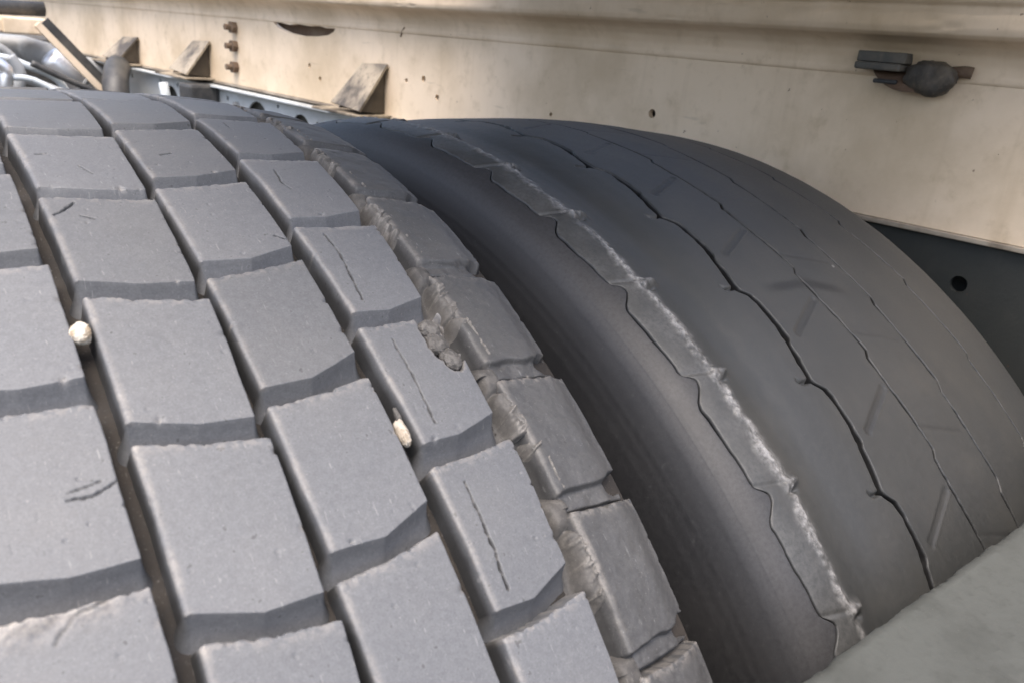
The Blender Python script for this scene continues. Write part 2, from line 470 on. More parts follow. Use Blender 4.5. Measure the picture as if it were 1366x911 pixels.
    if (col, k) == ('A', 5):                  # lifted flap at the far edge
        fw = np.exp(-((Sx - TL[1]) / .006) ** 2) * sstep(-.119, -.1275, X)
        Hh = Hh + fw * (.0012 + .0022 * fbm(X * 240, Sx * 240, 5, 3)); scuff_and_light = np.maximum(scuff_and_light, fw)
        dd, pp = seg_dist(X + .0012 * fbm(X * 250, Sx * 250, 6, 3), Sx + .001 * fbm(X * 220, Sx * 220, 16, 3), [(-.140, TL[1] + .010), (-.1355, TL[1] + .0050), (-.1295, TL[1] + .0042), (-.1255, TL[1] + .0028)])
        Hh = Hh - .0008 * np.exp(-(dd / .0003) ** 2) * top; painted_shade = np.maximum(painted_shade, .5 * np.exp(-(dd / .0004) ** 2))  # flap crack gets the same painted-in dark
    if sink_right:                            # shoulder blocks roll off towards the sidewall
        t = sstep(.55, 1.0, u); Hh = Hh - sink_right * t * t
        # worn tie bar towards the next block, and a half-round notch at its outer end
        if col == 'E':
            ps = (.1690 + k * PITCH) * S + .0008 * vn(X * 120 + o1, X * 0, seed + 51) - .0012 * sstep(.05, .068, X)
            step = sstep(-.0004, .0010, Sx - ps)
            Hh = Hh - .0036 * step * (rg < K - 2) * (1 + .25 * fbm(X * 160, Sx * 160, seed + 52, 3))
            qd = np.where(X > .0665, 0, ((X - .0665) / .0062) ** 2) + ((Sx - ps - .0030) / .0044) ** 2
            Hh = Hh - .0110 * sstep(1.2, .75, qd) * (rg < K)
            painted_shade = np.maximum(painted_shade, 0)
        Hh = Hh + .0006 * fbm(X * 120, Sx * 120, seed + 50, 3)
    phi = Sx / S
    rad = R1(X) - drop + Hh
    wall_shade = sstep(-.0018, -.0060, Hh + .0012 * fbm(X * 180, Sx * 180, seed + 70, 3)) * wu ** .35  # side walls darken with depth: groove shade put into the colour
    painted_shade = np.maximum(painted_shade, .72 * wall_shade)
    me = grid_mesh(name, to_xyz(X, phi, rad), {'scuff_and_light': np.clip(scuff_and_light, 0, 1), 'stain_and_shade': painted_shade})
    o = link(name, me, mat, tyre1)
    return o

DEPTH = .0120
for ci, col in enumerate(COLS):
    for k in range(-7, 13):
        ph_mid = COLS[col][1][0] + (k + .4) * PITCH
        if ph_mid < -.75 or ph_mid > 1.75: continue
        vis = (-.22 < ph_mid < .98) and col != 'shoulder_left'
        h = .0011
        if vis: h = .00058 if ph_mid > .38 else .00085
        if vis and (col, k) in CRACKS: h = .00036
        seed = ci * 40 + k + 11
        if col in ('E', 'shoulder_left'):
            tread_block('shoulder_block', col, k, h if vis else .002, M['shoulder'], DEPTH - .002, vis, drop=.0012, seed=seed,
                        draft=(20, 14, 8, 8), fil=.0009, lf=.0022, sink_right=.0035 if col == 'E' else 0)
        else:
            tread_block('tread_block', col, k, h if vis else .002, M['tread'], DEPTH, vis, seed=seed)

# carcass: groove floor and sidewalls, lathed
def lathe(name, prof, mat, parent, nphi=240, fn=None, p0=0, p1=2 * math.pi, attrs=None):
    prof = np.array(prof); ph = np.linspace(p0, p1, nphi)
    PH, X = np.meshgrid(ph, prof[:, 0], indexing='ij'); RR = np.broadcast_to(prof[:, 1], PH.shape).copy()
    if fn: X, RR = fn(PH, X, RR)
    me = grid_mesh(name, to_xyz(X, PH, RR), {'scuff_and_light': np.zeros_like(X), 'stain_and_shade': np.zeros_like(X)}, flip=True)
    return link(name, me, mat, parent)

xs = np.linspace(-.222, .074, 150)
def floor_fn(PH, X, RR):
    return X, RR + .0005 * fbm(X * 150, PH * 75, 4, 3)
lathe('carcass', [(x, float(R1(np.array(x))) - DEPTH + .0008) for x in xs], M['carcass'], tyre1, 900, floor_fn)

def side_prof(x_sh, r_sh, sgn, bulge, r_rim=.29):
    P = [(x_sh, r_sh), (x_sh + sgn * .004, r_sh - .006), (x_sh + sgn * .009, r_sh - .02), (x_sh + sgn * (.009 + bulge * .45), r_sh - .05),
         (x_sh + sgn * (.009 + bulge * .85), r_sh - .09), (x_sh + sgn * (.009 + bulge), r_sh - .125), (x_sh + sgn * (.009 + bulge * .75), r_sh - .16), (x_sh - sgn * .012, r_rim)]
    return [(v.x, v.y) for v in smooth_path([(a, b, 0) for a, b in P], 10)]
rs = float(R1(np.array(.07))) - DEPTH
def lug_fn(PH, X, RR):
    return X, RR
o = lathe('sidewall', side_prof(.073, rs, 1, .016), M['side'], tyre1, 300)
o = lathe('sidewall', [(2 * X1C - x, r) for x, r in side_prof(.073, rs, 1, .016)][::-1], M['side'], tyre1, 300)

# torn rubber lying in the groove beside the shoulder blocks, one strip per pitch
def torn_strip(k, seed):
    rng = np.random.default_rng(seed)
    S = .5
    phi0 = .0500 + k * PITCH; nx, ns = 52, 150
    xs = np.linspace(.0195, .0395, nx); ss = np.linspace(phi0 - .004, phi0 + PITCH + .004, ns) * S
    Sx, X = np.meshgrid(ss, xs, indexing='ij')
    t = (Sx / S - phi0) / PITCH                     # 0 .. 1 through the pitch
    o1 = seed * 1.7
    wig = .0015 * vn(t * 5 + o1, t * 0, seed)
    # smooth mound at the start of the pitch, wrinkled strip after it, thin tail
    mound = np.exp(-((t - .05) / .13) ** 4) + np.exp(-((t - 1.05) / .13) ** 4)
    strip = sstep(.10, .2, t) * sstep(.62 + .1 * rng.normal(), .5, t)
    tail = sstep(.45, .55, t) * sstep(1.0, .9, t)
    lump = np.exp(-((t - rng.uniform(.5, .62)) / .09) ** 2)
    xc = .0292 + wig
    hm = .0084 * mound * np.exp(-((X - .0290 - wig) / .0062) ** 4)
    hs = .0102 * strip * np.exp(-((X - .0315 - wig) / (.0052 + .001 * vn(t * 8, t * 0 + o1, seed + 2))) ** 4)
    hl = .0108 * lump * np.exp(-((X - .0322 - wig) / .0048) ** 4)
    ht = .0102 * tail * np.exp(-((X - .0352 - .6 * wig) / .0024) ** 2)
    base = np.maximum.reduce([hm, hs, hl, ht])
    rough = np.clip(strip * np.exp(-((X - .032) / .006) ** 2) + .8 * lump * np.exp(-((X - .032) / .005) ** 2) + .7 * tail * np.exp(-((X - .035) / .003) ** 2), 0, 1)
    wr = np.abs(fbm(X * 70 + o1 + .4 * fbm(X * 200, Sx * 200, seed + 12, 2), Sx * 190 + .5 * X * 190, seed + 3, 3))
    Hh = base * (1 - .10 * rough * sstep(.0, .25, wr)) + rough * (.0016 * (.3 - wr) + .0004 * fbm(X * 700, Sx * 700, seed + 4, 3)) + .0004 * fbm(X * 150, Sx * 150, seed + 6, 3)
    edge = sstep(0, .0015, X - .0195) * sstep(0, .0012, 0.0395 - X)
    Hh = Hh * edge - .0006 * (1 - edge)
    rad = R1(X) - DEPTH + .0009 + Hh
    scuff_and_light = np.clip(rough * (.25 + .75 * sstep(.1, .0, wr)) + .15 * mound * (fbm(X * 300, Sx * 300, seed + 7, 3) > .1), 0, 1)
    return link('torn_rubber', grid_mesh('torn_rubber', to_xyz(X + rough * .0007 * fbm(X * 400, Sx * 400, seed + 8, 3), Sx / S, rad), {'scuff_and_light': scuff_and_light, 'stain_and_shade': np.zeros_like(X)}, flip=True), M['torn'], tyre1)
for k in range(-5, 12): torn_strip(k, 300 + k)

# loose lumps of rubber in the torn-out corner
def lump(name, x, phi, h, rx, rp, rz, seed, mat, parent, rot=0.0, cut=.0):
    bm = bmesh.new(); bmesh.ops.create_icosphere(bm, subdivisions=5, radius=1)
    V = np.array([v.co[:] for v in bm.verts])
    nz = 1 + .22 * fbm(V[:, 0] * 1.7 + seed, V[:, 1] * 1.7 + V[:, 2] * 1.3, seed, 3) + .10 * fbm(V[:, 0] * 6 + V[:, 2] * 3, V[:, 1] * 6 + seed - V[:, 2] * 4, seed + 3, 3)
    V = V * nz[:, None]
    V = np.sign(V) * np.abs(V) ** .9
    c, s = math.cos(rot), math.sin(rot)
    lx = V[:, 0] * rx; lp = V[:, 1] * rp
    X = x + lx * c - lp * s; Pp = phi + (lx * s + lp * c) / .5
    rad = R1(X) + h + V[:, 2] * rz
    co = to_xyz(X, Pp, rad)
    for v, q in zip(bm.verts, co): v.co = q
    me = bm_mesh(name, bm, True)
    for a in ('scuff_and_light', 'stain_and_shade'):
        at = me.attributes.new(a, 'FLOAT', 'POINT')
    if mat == M['torn']:
        me.attributes['scuff_and_light'].data.foreach_set('value', (.35 * (nz > 1.05)).astype(np.float32))
    return link(name, me, mat, parent)
lump('rubber_lump', .0130, .5075, -.0022, .0050, .0042, .0026, 3, M['torn'], tyre1, .2)
lump('rubber_lump', .0118, .5245, -.0018, .0052, .0050, .0030, 8, M['torn'], tyre1, -.1)
lump('rubber_lump', .0138, .5420, -.0014, .0044, .0052, .0030, 14, M['torn'], tyre1, -.3)
# a torn tag hanging on the left wall of one block
lump('rubber_lump', -.0212, .5850, -.0016, .0010, .0045, .0014, 21, M['torn'], tyre1, .1)

# pebbles
def pebble(x, phi, h, rx, rp, rz, seed, mat, rot, label):
    o = lump('pebble', x, phi, h, rx, rp, rz, seed, mat, None, rot)
    o.location = (0, 0, .5)
    tag(o, label, 'pebble', 'pebbles stuck in the tyre tread')
    return o
pebble(-.1122, .4675, -.0012, .0032, .0043, .0034, 31, M['stone'], .05, 'white roundish pebble wedged in the wide groove near the left edge')
pebble(-.0228, .5985, -.0009, .0023, .0056, .0026, 37, M['stone2'], -.02, 'long buff pebble wedged between blocks in the middle of the tread')

# =================================================================== TYRE 2 (rib tread)
TH2 = R(2.5)
tyre2 = empty('truck_tyre', (.30, 0, .5), TH2)
tag(tyre2, 'smooth worn ribbed truck tyre with zigzag grooves, beside the cream beam', 'tyre', 'twin truck tyres')
RB = .486
_prof2 = np.array([(-.196, .4630), (-.192, .4720), (-.188, .4770), (-.183, .4805), (-.177, .4833), (-.169, .4852), (-.160, .4862), (-.157, .4860), (-.152, .4848), (-.146, .4830), (-.139, .4816), (-.128, .4816),
                   (-.115, .4838), (-.100, .4853), (-.08, .4858), (-.03, .4862), (.0, .4860), (.03, .4848), (.06, .4824), (.085, .4797), (.10, .4780), (.13, .4750), (.15, .4720), (.163, .4685), (.172, .463), (.178, .455)])
def R2(x): return np.interp(x, _prof2[:, 0], _prof2[:, 1])
def R2s(x):                                   # smoothed
    s = 0
    for dx in (-.003, -.0015, 0, .0015, .003): s = s + R2(x + dx)
    return s / 5
SP = .1275; GP = .1366
def saw(phi, ph0, pitch, pts):
    t = ((phi - ph0) / pitch) % 1.0
    a = np.array(pts); return np.interp(t, a[:, 0], a[:, 1])
def g_sh(p):   # between sidewall and shoulder rib; jogs just past each crest bump
    return saw(p, .4770, SP, [(0, -.1715), (.05, -.1722), (.15, -.1772), (.21, -.1786), (.86, -.1770), (.90, -.1764), (.97, -.1722), (1, -.1715)]) + .0005 * vn(p * 90, p * 0, 8)
def g_1(p):
    return saw(p, .5078, GP, [(0, -.0912), (.035, -.0905), (.12, -.0850), (.2, -.0838), (.45, -.0838), (.60, -.0852), (.64, -.0866), (.95, -.0908), (1, -.0912)]) + .0003 * vn(p * 140, p * 0, 9)
def g_2(p):
    return saw(p, .6443, GP, [(0, -.0284), (.3, -.0282), (.8, -.0250), (.93, -.0246), (1, -.0284)]) + .0003 * vn(p * 140, p * 0, 10)
def g_3(p):
    return saw(p, .5815, GP, [(0, .0242), (.5, .0255), (.9, .0280), (1, .0242)]) + .0003 * vn(p * 140, p * 0, 11)
def g_4(p):
    return saw(p, .5587, GP, [(0, .0965), (.5, .0995), (.92, .1022), (1, .0965)]) + .0003 * vn(p * 140, p * 0, 12)

def rib(label, gl, gr, wl, wr, ncol, mat, depth=.006, fn=None, fil=.0004):
    ph = np.concatenate([np.linspace(-.9, -.05, 110), np.linspace(-.05, 1.0, 600)[1:], np.linspace(1.0, 1.9, 110)[1:]])
    # column parameter, denser near the edges
    c = np.linspace(0, 1, ncol)
    hh = np.array([-depth, -depth * .6, -depth * .25, -fil * .55, -fil * .12])
    oo = np.array([-.30, -.2, -.06, .12, .55]) * fil * 2
    PHI = ph[:, None]
    xl = gl(ph)[:, None] + wl(ph)[:, None]; xr = gr(ph)[:, None] - wr(ph)[:, None]
    cols = [xl + o for o in oo] + [xl + fil * 2 + (xr - xl - 4 * fil) * t for t in c] + [xr - o for o in oo[::-1]]
    X = np.concatenate(cols, 1); H = np.concatenate([hh, np.zeros(ncol), hh[::-1]])[None, :] * np.ones_like(X)
    PH = np.broadcast_to(PHI, X.shape)
    SX = PH * RB
    groove_shade = sstep(-fil * .3, -fil * .9, H)  # groove walls painted black so the grooves look unlit
    H = H + .00018 * fbm(X * 55, SX * 55, 61, 3)
    scuff_and_light = np.zeros_like(X); stain_and_shade = np.zeros_like(X)
    if fn: H, scuff_and_light, stain_and_shade = fn(X, PH, SX, H, scuff_and_light, stain_and_shade)
    stain_and_shade = np.maximum(stain_and_shade, groove_shade); scuff_and_light = scuff_and_light * (1 - groove_shade)
    me = grid_mesh('tread_rib', to_xyz(X, PH, R2s(X) + H), {'scuff_and_light': np.clip(scuff_and_light, 0, 1), 'stain_and_shade': np.clip(stain_and_shade, 0, 1)}, flip=True)
    o = link('tread_rib', me, mat, tyre2)
    if label: o['label'] = label
    return o
cst = lambda a: (lambda p: np.full_like(p, a))
def g1w(p):   # the first groove gapes, with a kink halfway
    return .0016 + .0005 * vn(p * 60, p * 0, 15) + saw(p, .5078, GP, [(0, .0006), (.1, .0002), (.5, .0005), (.58, .0012), (.64, .0004), (1, .0006)])
thin = lambda s: (lambda p: .00055 + .0004 * (1 + vn(p * 45, p * 0, s)))
SHW = lambda p: .00035 + .00022 * (1 + vn(p * 28, p * 0, 4)) * saw(p, .4770, SP, [(0, .3), (.18, .6), (.3, 1.1), (.7, 1), (1, .2)])

def shoulder_fn(X, PH, SX, H, scuff_and_light, stain_and_shade):
    t = ((PH - .4729) / SP); k = np.round(t); dphi = (t - k) * SP
    kk = k.astype(int)
    # ragged crest
    cx = -.1585 + .0016 * vn(PH * 42, PH * 0, 70) + .0007 * vn(PH * 160, PH * 0, 71)
    cw = np.exp(-((X - cx) / (.0040 + .0014 * vn(PH * 55, PH * 0, 79))) ** 2)
    amp = .55 + .45 * vn(PH * 30, PH * 0, 72)
    crumb = fbm(X * 420, SX * 420, 73, 4)
    H = H + cw * (.0007 * amp + .0010 * crumb * (.4 + amp) + .0006 * fbm(X * 150, SX * 150, 69, 3))
    right = sstep(0, .004, X - cx)
    H = H - .0006 * right * np.exp(-((X - cx) / .010) ** 2)
    scuff_and_light = cw * np.clip(.25 + .8 * amp + .9 * crumb, 0, 1)
    # torn tongues at every pitch
    var = 1 + .35 * vn(kk * 3.3, kk * 0.0, 74)
    sd = SX - (k * SP + .4729) * RB
    bx = X + .1530 - .12 * sd
    blob = np.exp(-((bx / (.0068 * var)) ** 4) - ((sd - .0006) / .0023) ** 2)
    H = H + blob * (.0030 + .0013 * fbm(X * 330, SX * 330, 75, 3)) - .0022 * np.exp(-((bx + .002) / .0045) ** 4 - ((sd - .0052) / .0013) ** 2)
    scuff_and_light = np.maximum(scuff_and_light, .55 * blob * (.5 + fbm(X * 500, SX * 500, 76, 3)))
    # grooves that cross the rib, worn almost away, deepening towards the far side
    old = sstep(.45, .1, PH)
    gx = np.exp(-((sd + .0015 - .25 * (X + .165)) / .0011) ** 2) * (X < -.152)
    H = H - gx * (.0007 + .0024 * old)
    # general scuffing of the shoulder blocks
    band = (X < cx + .004)
    scuff_and_light = np.maximum(scuff_and_light, band * sstep(.004, -.002, X - cx) * (.10 + .12 * fbm(X * 90, SX * 90, 77, 4)))
    H = H + band * .00012 * fbm(X * 300, SX * 300, 78, 4)
    # hooked spurs of the first groove
    t = ((PH - .5065) / GP); k = np.round(t); s2 = SX - (k * GP + .5065) * RB
    d_, _ = seg_dist(X, s2, [(-.1015, -.0022), (-.0995, .0002), (-.0955, .0008), (-.0905, .0004)])
    H = H - .0035 * np.exp(-(d_ / .00085) ** 2) * sstep(-.104, -.098, X)
    return H, scuff_and_light, stain_and_shade

def mark(X, SX, a, b, wd, soft=.0012, s=81):
    d_, p_ = seg_dist(X + .0006 * fbm(X * 200, SX * 200, s, 3), SX + .0006 * fbm(X * 200, SX * 200, s + 1, 3), [(a[0], a[1] * RB), (b[0], b[1] * RB)])
    return sstep(wd + soft, wd - soft, d_), p_
def rib2_fn(X, PH, SX, H, scuff_and_light, stain_and_shade):
    for k in range(-7, 9):
        p0 = .5521 + k * .1325
        f = float(np.clip(.75 + .3 * math.sin(k * 2.3), .3, 1))
        mk_, pp = mark(X, SX, (-.0345, p0), (-.0725, p0 + .0345), .0024)
        stain_and_shade = np.maximum(stain_and_shade, .62 * f * mk_ * (.6 + .4 * pp))
        H = H - .0006 * mk_
        d_, _ = seg_dist(X, SX, [(-.0345 + .0028, (p0 + .003) * RB), (-.0725 + .0028, (p0 + .0375) * RB)])
        H = H + .00035 * np.exp(-(d_ / .0009) ** 2)
    mk_, pp = mark(X, SX, (-.0740, .5185), (-.0262, .5262), .0030, .0026, 90)
    stain_and_shade = np.maximum(stain_and_shade, .75 * mk_ * sstep(.0, .45, pp))
    return H, scuff_and_light, stain_and_shade
def rib3_fn(X, PH, SX, H, scuff_and_light, stain_and_shade):
    mk_, pp = mark(X, SX, (-.0262, .5262), (.0110, .5560), .0036, .0028, 95)
    stain_and_shade = np.maximum(stain_and_shade, .8 * mk_ * sstep(1.0, .45, pp))
    for k in range(-6, 8):
        p0 = .607 + k * .1345
        mk_, pp = mark(X, SX, (-.0235, p0), (.0165, p0 + .028), .0011, .0013, 97)
        stain_and_shade = np.maximum(stain_and_shade, .38 * mk_ * (.5 + .5 * math.sin(k * 1.7) ** 2)); H = H - .0003 * mk_
    # white paint flecks
    d_ = np.hypot(X - .0185, SX - .508 * RB); scuff_and_light = np.maximum(scuff_and_light, 1.0 * (d_ < .0011))
    return H, scuff_and_light, stain_and_shade
def end_l(p): return np.full_like(p, -.19)
def end_r(p): return np.full_like(p, .176)
rib('scuffed shoulder rib with a torn pale crest', g_sh, g_1, SHW, g1w, 140, M['rib'], fn=shoulder_fn)
rib(None, g_1, g_2, g1w, thin(21), 76, M['rib'], fn=rib2_fn)
rib(None, g_2, g_3, thin(21), thin(22), 66, M['rib'], fn=rib3_fn)
rib(None, g_3, g_4, thin(22), thin(23), 34, M['rib'])
rib(None, g_4, end_r, thin(23), cst(0), 34, M['rib'])
# carcass under the ribs
xs = np.linspace(-.182, .176, 120)
lathe('carcass', [(x, float(R2s(x)) - .0052) for x in xs], M['carcass'], tyre2, 400)
# sidewall on the near side: begins at the shoulder groove and carries thin concentric lines
ph = np.concatenate([np.linspace(-math.pi, -.9, 150), np.linspace(-.9, 1.9, 760)[1:], np.linspace(1.9, math.pi, 90)[1:]])
prof = smooth_path([(-.1885, float(R2s(-.1885)), 0), (-.1925, .4705, 0), (-.198, .458, 0), (-.205, .435, 0), (-.2115, .400, 0), (-.214, .365, 0), (-.208, .325, 0), (-.175, .288, 0)], 16)
prof = np.array([(v.x, v.y) for v in prof])
gx = (g_sh(ph) - SHW(ph))[:, None]
tt = np.linspace(0, 1, 26)[None, :-1]
TX = gx + (-.1885 - gx) * tt; TR_ = R2s(TX)
PX0 = np.broadcast_to(prof[:, 0][None, :], (len(ph), len(prof))).copy(); PR0 = np.broadcast_to(prof[:, 1][None, :], PX0.shape)
for rl, am in ((.470, .0005), (.458, .0008), (.4535, .0007), (.447, .0008), (.425, .0012), (.42, .0008)):
    PX0 = PX0 - .16 * am * np.exp(-((PR0 - rl) / .0014) ** 2)
PX = np.concatenate([gx + .0012, gx + .0003, TX, PX0], 1); PR = np.concatenate([R2s(gx) - .006, R2s(gx) - .0008, TR_ - .0002 * (1 - tt), PR0], 1)
PHs = np.broadcast_to(ph[:, None], PX.shape)
gap_falloff = sstep(.455, .4815, PR) * np.clip(.34 + .12 * fbm(PX * 60, PHs * 30, 31, 3), 0, 1)  # paler top fading downward paints in the light falloff of the gap
link('sidewall', grid_mesh('sidewall', to_xyz(PX, PHs, PR), {'scuff_and_light': gap_falloff, 'stain_and_shade': np.zeros_like(gap_falloff)}), M['side'], tyre2)
lathe('sidewall', [(v.x, v.y) for v in smooth_path([(.174, .4580, 0), (.182, .447, 0), (.194, .42, 0), (.20, .38, 0), (.198, .34, 0), (.17, .288, 0)], 8)], M['side'], tyre2, 260)

# =================================================================== BEAM AND CHASSIS RAIL
TB = R(5.68)
def holed_plate(name, outer, holes, x0, th, mat, parent):
    """flat plate in the local y-z plane with real openings, th thick towards +x"""
    bm = bmesh.new()
    def loop(pts):
        vs = [bm.verts.new((x0, a, b)) for a, b in pts]
        return [bm.edges.new((vs[i], vs[(i + 1) % len(vs)])) for i in range(len(vs))]
    es = loop(outer)
    for h in holes: es += loop(h)
    bmesh.ops.triangle_fill(bm, use_beauty=True, edges=es)
    r = bmesh.ops.extrude_face_region(bm, geom=list(bm.faces))
    bmesh.ops.translate(bm, vec=(th, 0, 0), verts=[v for v in r['geom'] if isinstance(v, bmesh.types.BMVert)])
    return link(name, bm_mesh(name, bm), mat, parent)
def circ(cy, cz, r, n=20, ky=1.0): return [(cy + ky * r * math.cos(2 * math.pi * i / n), cz + r * math.sin(2 * math.pi * i / n)) for i in range(n)]

beam = empty('subframe_beam', (.60, 0, 0), TB)
tag(beam, 'long cream painted steel beam running past both tyres, with gussets and drilled holes', 'beam')
ragged = [(.862, 1.0395), (.868, 1.0335), (.885, 1.0275), (.92, 1.0235), (.97, 1.0215), (1.02, 1.0245), (1.055, 1.0305), (1.074, 1.0365), (1.080, 1.0415), (1.05, 1.0410), (1.02, 1.0385), (.99, 1.0412), (.95, 1.0392), (.92, 1.0412), (.89, 1.0385)]
outer = [(-1.6, .912)] + [(s_, .912) for s_ in np.linspace(-1.4, 3.8, 40)] + [(4.2, .912), (4.2, 1.0425), (-1.6, 1.0425)]
holes = [circ(.171, .977, .0052), circ(.611, .978, .0050), circ(.576, .954, .0045), circ(.949, .972, .0045), circ(.913, .952, .0045), circ(.335, .957, .0026), circ(.655, .972, .0035), ragged]
holed_plate('web', outer, holes, 0, .008, M['cream'], beam)
# rusty plate behind the torn opening
bm = bmesh.new(); add_box(bm, .018, .022, .80, 1.13, .99, 1.044); o = link('backing_plate', bm_mesh('backing_plate', bm), M['rust'], beam)
bm = bmesh.new(); add_box(bm, .03, .04, -1.6, 4.2, .90, 1.044); link('inner_web', bm_mesh('inner_web', bm), M['black'], beam)
# top flange: rolled bend and heavy dirty edge, swept along the beam
fp = [(.006, 1.0408), (-.0007, 1.0410), (-.0018, 1.0432), (-.0020, 1.0462), (-.0018, 1.0490), (-.0025, 1.056), (-.006, 1.0640), (-.013, 1.0705), (-.022, 1.0742), (-.030, 1.0760), (-.0345, 1.0790), (-.036, 1.0835), (-.0362, 1.094), (-.0345, 1.1010), (-.0385, 1.1045), (-.040, 1.112), (-.040, 1.150), (-.034, 1.156), (.05, 1.157)]
ss = np.concatenate([np.linspace(-1.6, -.45, 20), np.linspace(-.45, 1.4, 420)[1:], np.linspace(1.4, 4.2, 60)[1:]])
fpa = np.array(fp); A_ = np.linspace(0, len(fp) - 1, 64); fx = np.interp(A_, np.arange(len(fp)), fpa[:, 0]); fz = np.interp(A_, np.arange(len(fp)), fpa[:, 1])
SS, FX = np.meshgrid(ss, fx, indexing='ij'); FZ = np.broadcast_to(fz, SS.shape)
k_ = sstep(1.05, 1.08, FZ)
FXn = FX + .0007 * fbm(SS * 9, FZ * 60, 5, 4) + k_ * .0010 * np.minimum(0, fbm(SS * 60, FZ * 260, 6, 4) + .12) * -4 * (fbm(SS * 14, FZ * 40, 7, 3) > .02)
FZn = FZ + .0006 * vn(SS * 3, SS * 0, 8) * k_
link('top_flange', grid_mesh('top_flange', np.stack([FXn, SS, FZn], -1), flip=True), M['cream_dirty'] if 0 else M['cream'], beam)
# bottom lip
bm = bmesh.new(); add_box(bm, -.0035, .02, -1.6, 4.2, .9065, .9115, .001); link('bottom_lip', bm_mesh('bottom_lip', bm), M['cream_dirty'], beam)
# gussets: sloping cover plate, two triangular cheeks
def gusset(s0, ln, hgt, off, zb, tilt):
    bm = bmesh.new()
    # cover plate as a slightly warped strip with thickness
    def quad_plate(p, th):
        a, b, c_, d_ = [Vector(q) for q in p]
        nrm_ = (b - a).cross(d_ - a).normalized() * th
        vs = [bm.verts.new(q) for q in (a, b, c_, d_)] + [bm.verts.new(q + nrm_) for q in (a, b, c_, d_)]
        for f in ((0, 1, 2, 3), (7, 6, 5, 4), (0, 4, 5, 1), (1, 5, 6, 2), (2, 6, 7, 3), (3, 7, 4, 0)): bm.faces.new([vs[i] for i in f])
    top0, top1 = (-.0022, s0, zb + hgt), (-.0022, s0 + ln * .82, zb + hgt - .004)
    bot0, bot1 = (-off, s0 + .004, zb), (-off * .8, s0 + ln + .02, zb + .004)
    quad_plate((top0, top1, bot1, bot0), .004)
    link('gusset_bracket', bm_mesh('gusset_bracket', bm), M['grimy'], beam)
    g_ = beam.children[-1] if False else None
    o = [c for c in C.objects if c.name.startswith('gusset_bracket')][-1]
    for s_ in (s0 + ln * .12, s0 + ln * .84):
        bm = bmesh.new()
        tri = [(-.0018, s_, zb + hgt - .003), (-.0018, s_, zb - .002), (-off + .003, s_, zb + .0005)]
        v0 = [bm.verts.new(p) for p in tri]; v1 = [bm.verts.new((p[0], p[1] + .004, p[2])) for p in tri]
        bm.faces.new(v0); bm.faces.new(v1[::-1])
        for i in range(3): bm.faces.new((v0[i], v0[(i + 1) % 3], v1[(i + 1) % 3], v1[i]))
        link('cheek_plate', bm_mesh('cheek_plate', bm), M['brown'], o)
    bm = bmesh.new(); add_box(bm, -off - .012, .0, s0 - .01, s0 + ln + .05, zb - .0075, zb - .0035, .001); link('foot_plate', bm_mesh('foot_plate', bm), M['grimy'], o)
gusset(.700, .085, .074, .052, .917, 0)
gusset(1.352, .10, .070, .055, .919, 0)
gusset(1.757, .12, .058, .055, .917, 0)
# bolts
for zc in (1.024, .988, .947):
    bm = bmesh.new()
    bmesh.ops.create_cone(bm, cap_ends=True, segments=6, radius1=.0125, radius2=.0115, depth=.011, matrix=Matrix.Translation((-.0055, 1.238, zc)) @ Matrix.Rotation(R(90), 4, 'Y'))
    bmesh.ops.create_cone(bm, cap_ends=True, segments=12, radius1=.006, radius2=.0055, depth=.012, matrix=Matrix.Translation((-.017, 1.238, zc)) @ Matrix.Rotation(R(90), 4, 'Y'))
    link('bolt', bm_mesh('bolt', bm), M['rust'], beam)
# small scars: a scratch line near the flange
bm = bmesh.new(); add_tube(bm, [(-.0012, .672, 1.036), (-.0014, .668, 1.045), (-.003, .660, 1.050)], .0009, 6); link('wire_end', bm_mesh('wire_end', bm), M['rust'], beam)

rail = empty('chassis_rail', (.60, 0, 0), TB)
tag(rail, 'dark steel chassis rail under the cream beam, with a round hole', 'rail')
holed_plate('web', [(-1.6, .62), (4.2, .62), (4.2, .9055), (-1.6, .9055)], [circ(-.201, .866, .0078), circ(-.32, .80, .0078), circ(.1, .80, .0078), circ(.4, .80, .0078)], .004, .007, M['rail'], rail)
bm = bmesh.new(); add_box(bm, .03, .036, -1.6, 4.2, .63, .895); link('dark_backing', bm_mesh('dark_backing', bm), M['rail'], rail)  # dark sheet added behind the web so its hole looks black
bm = bmesh.new(); add_box(bm, .011, .07, -1.6, 4.2, .6135, .6195); add_box(bm, .0115, .07, -1.6, 4.2, .8990, .9050); link('flange', bm_mesh('flange', bm), M['rail'], rail)

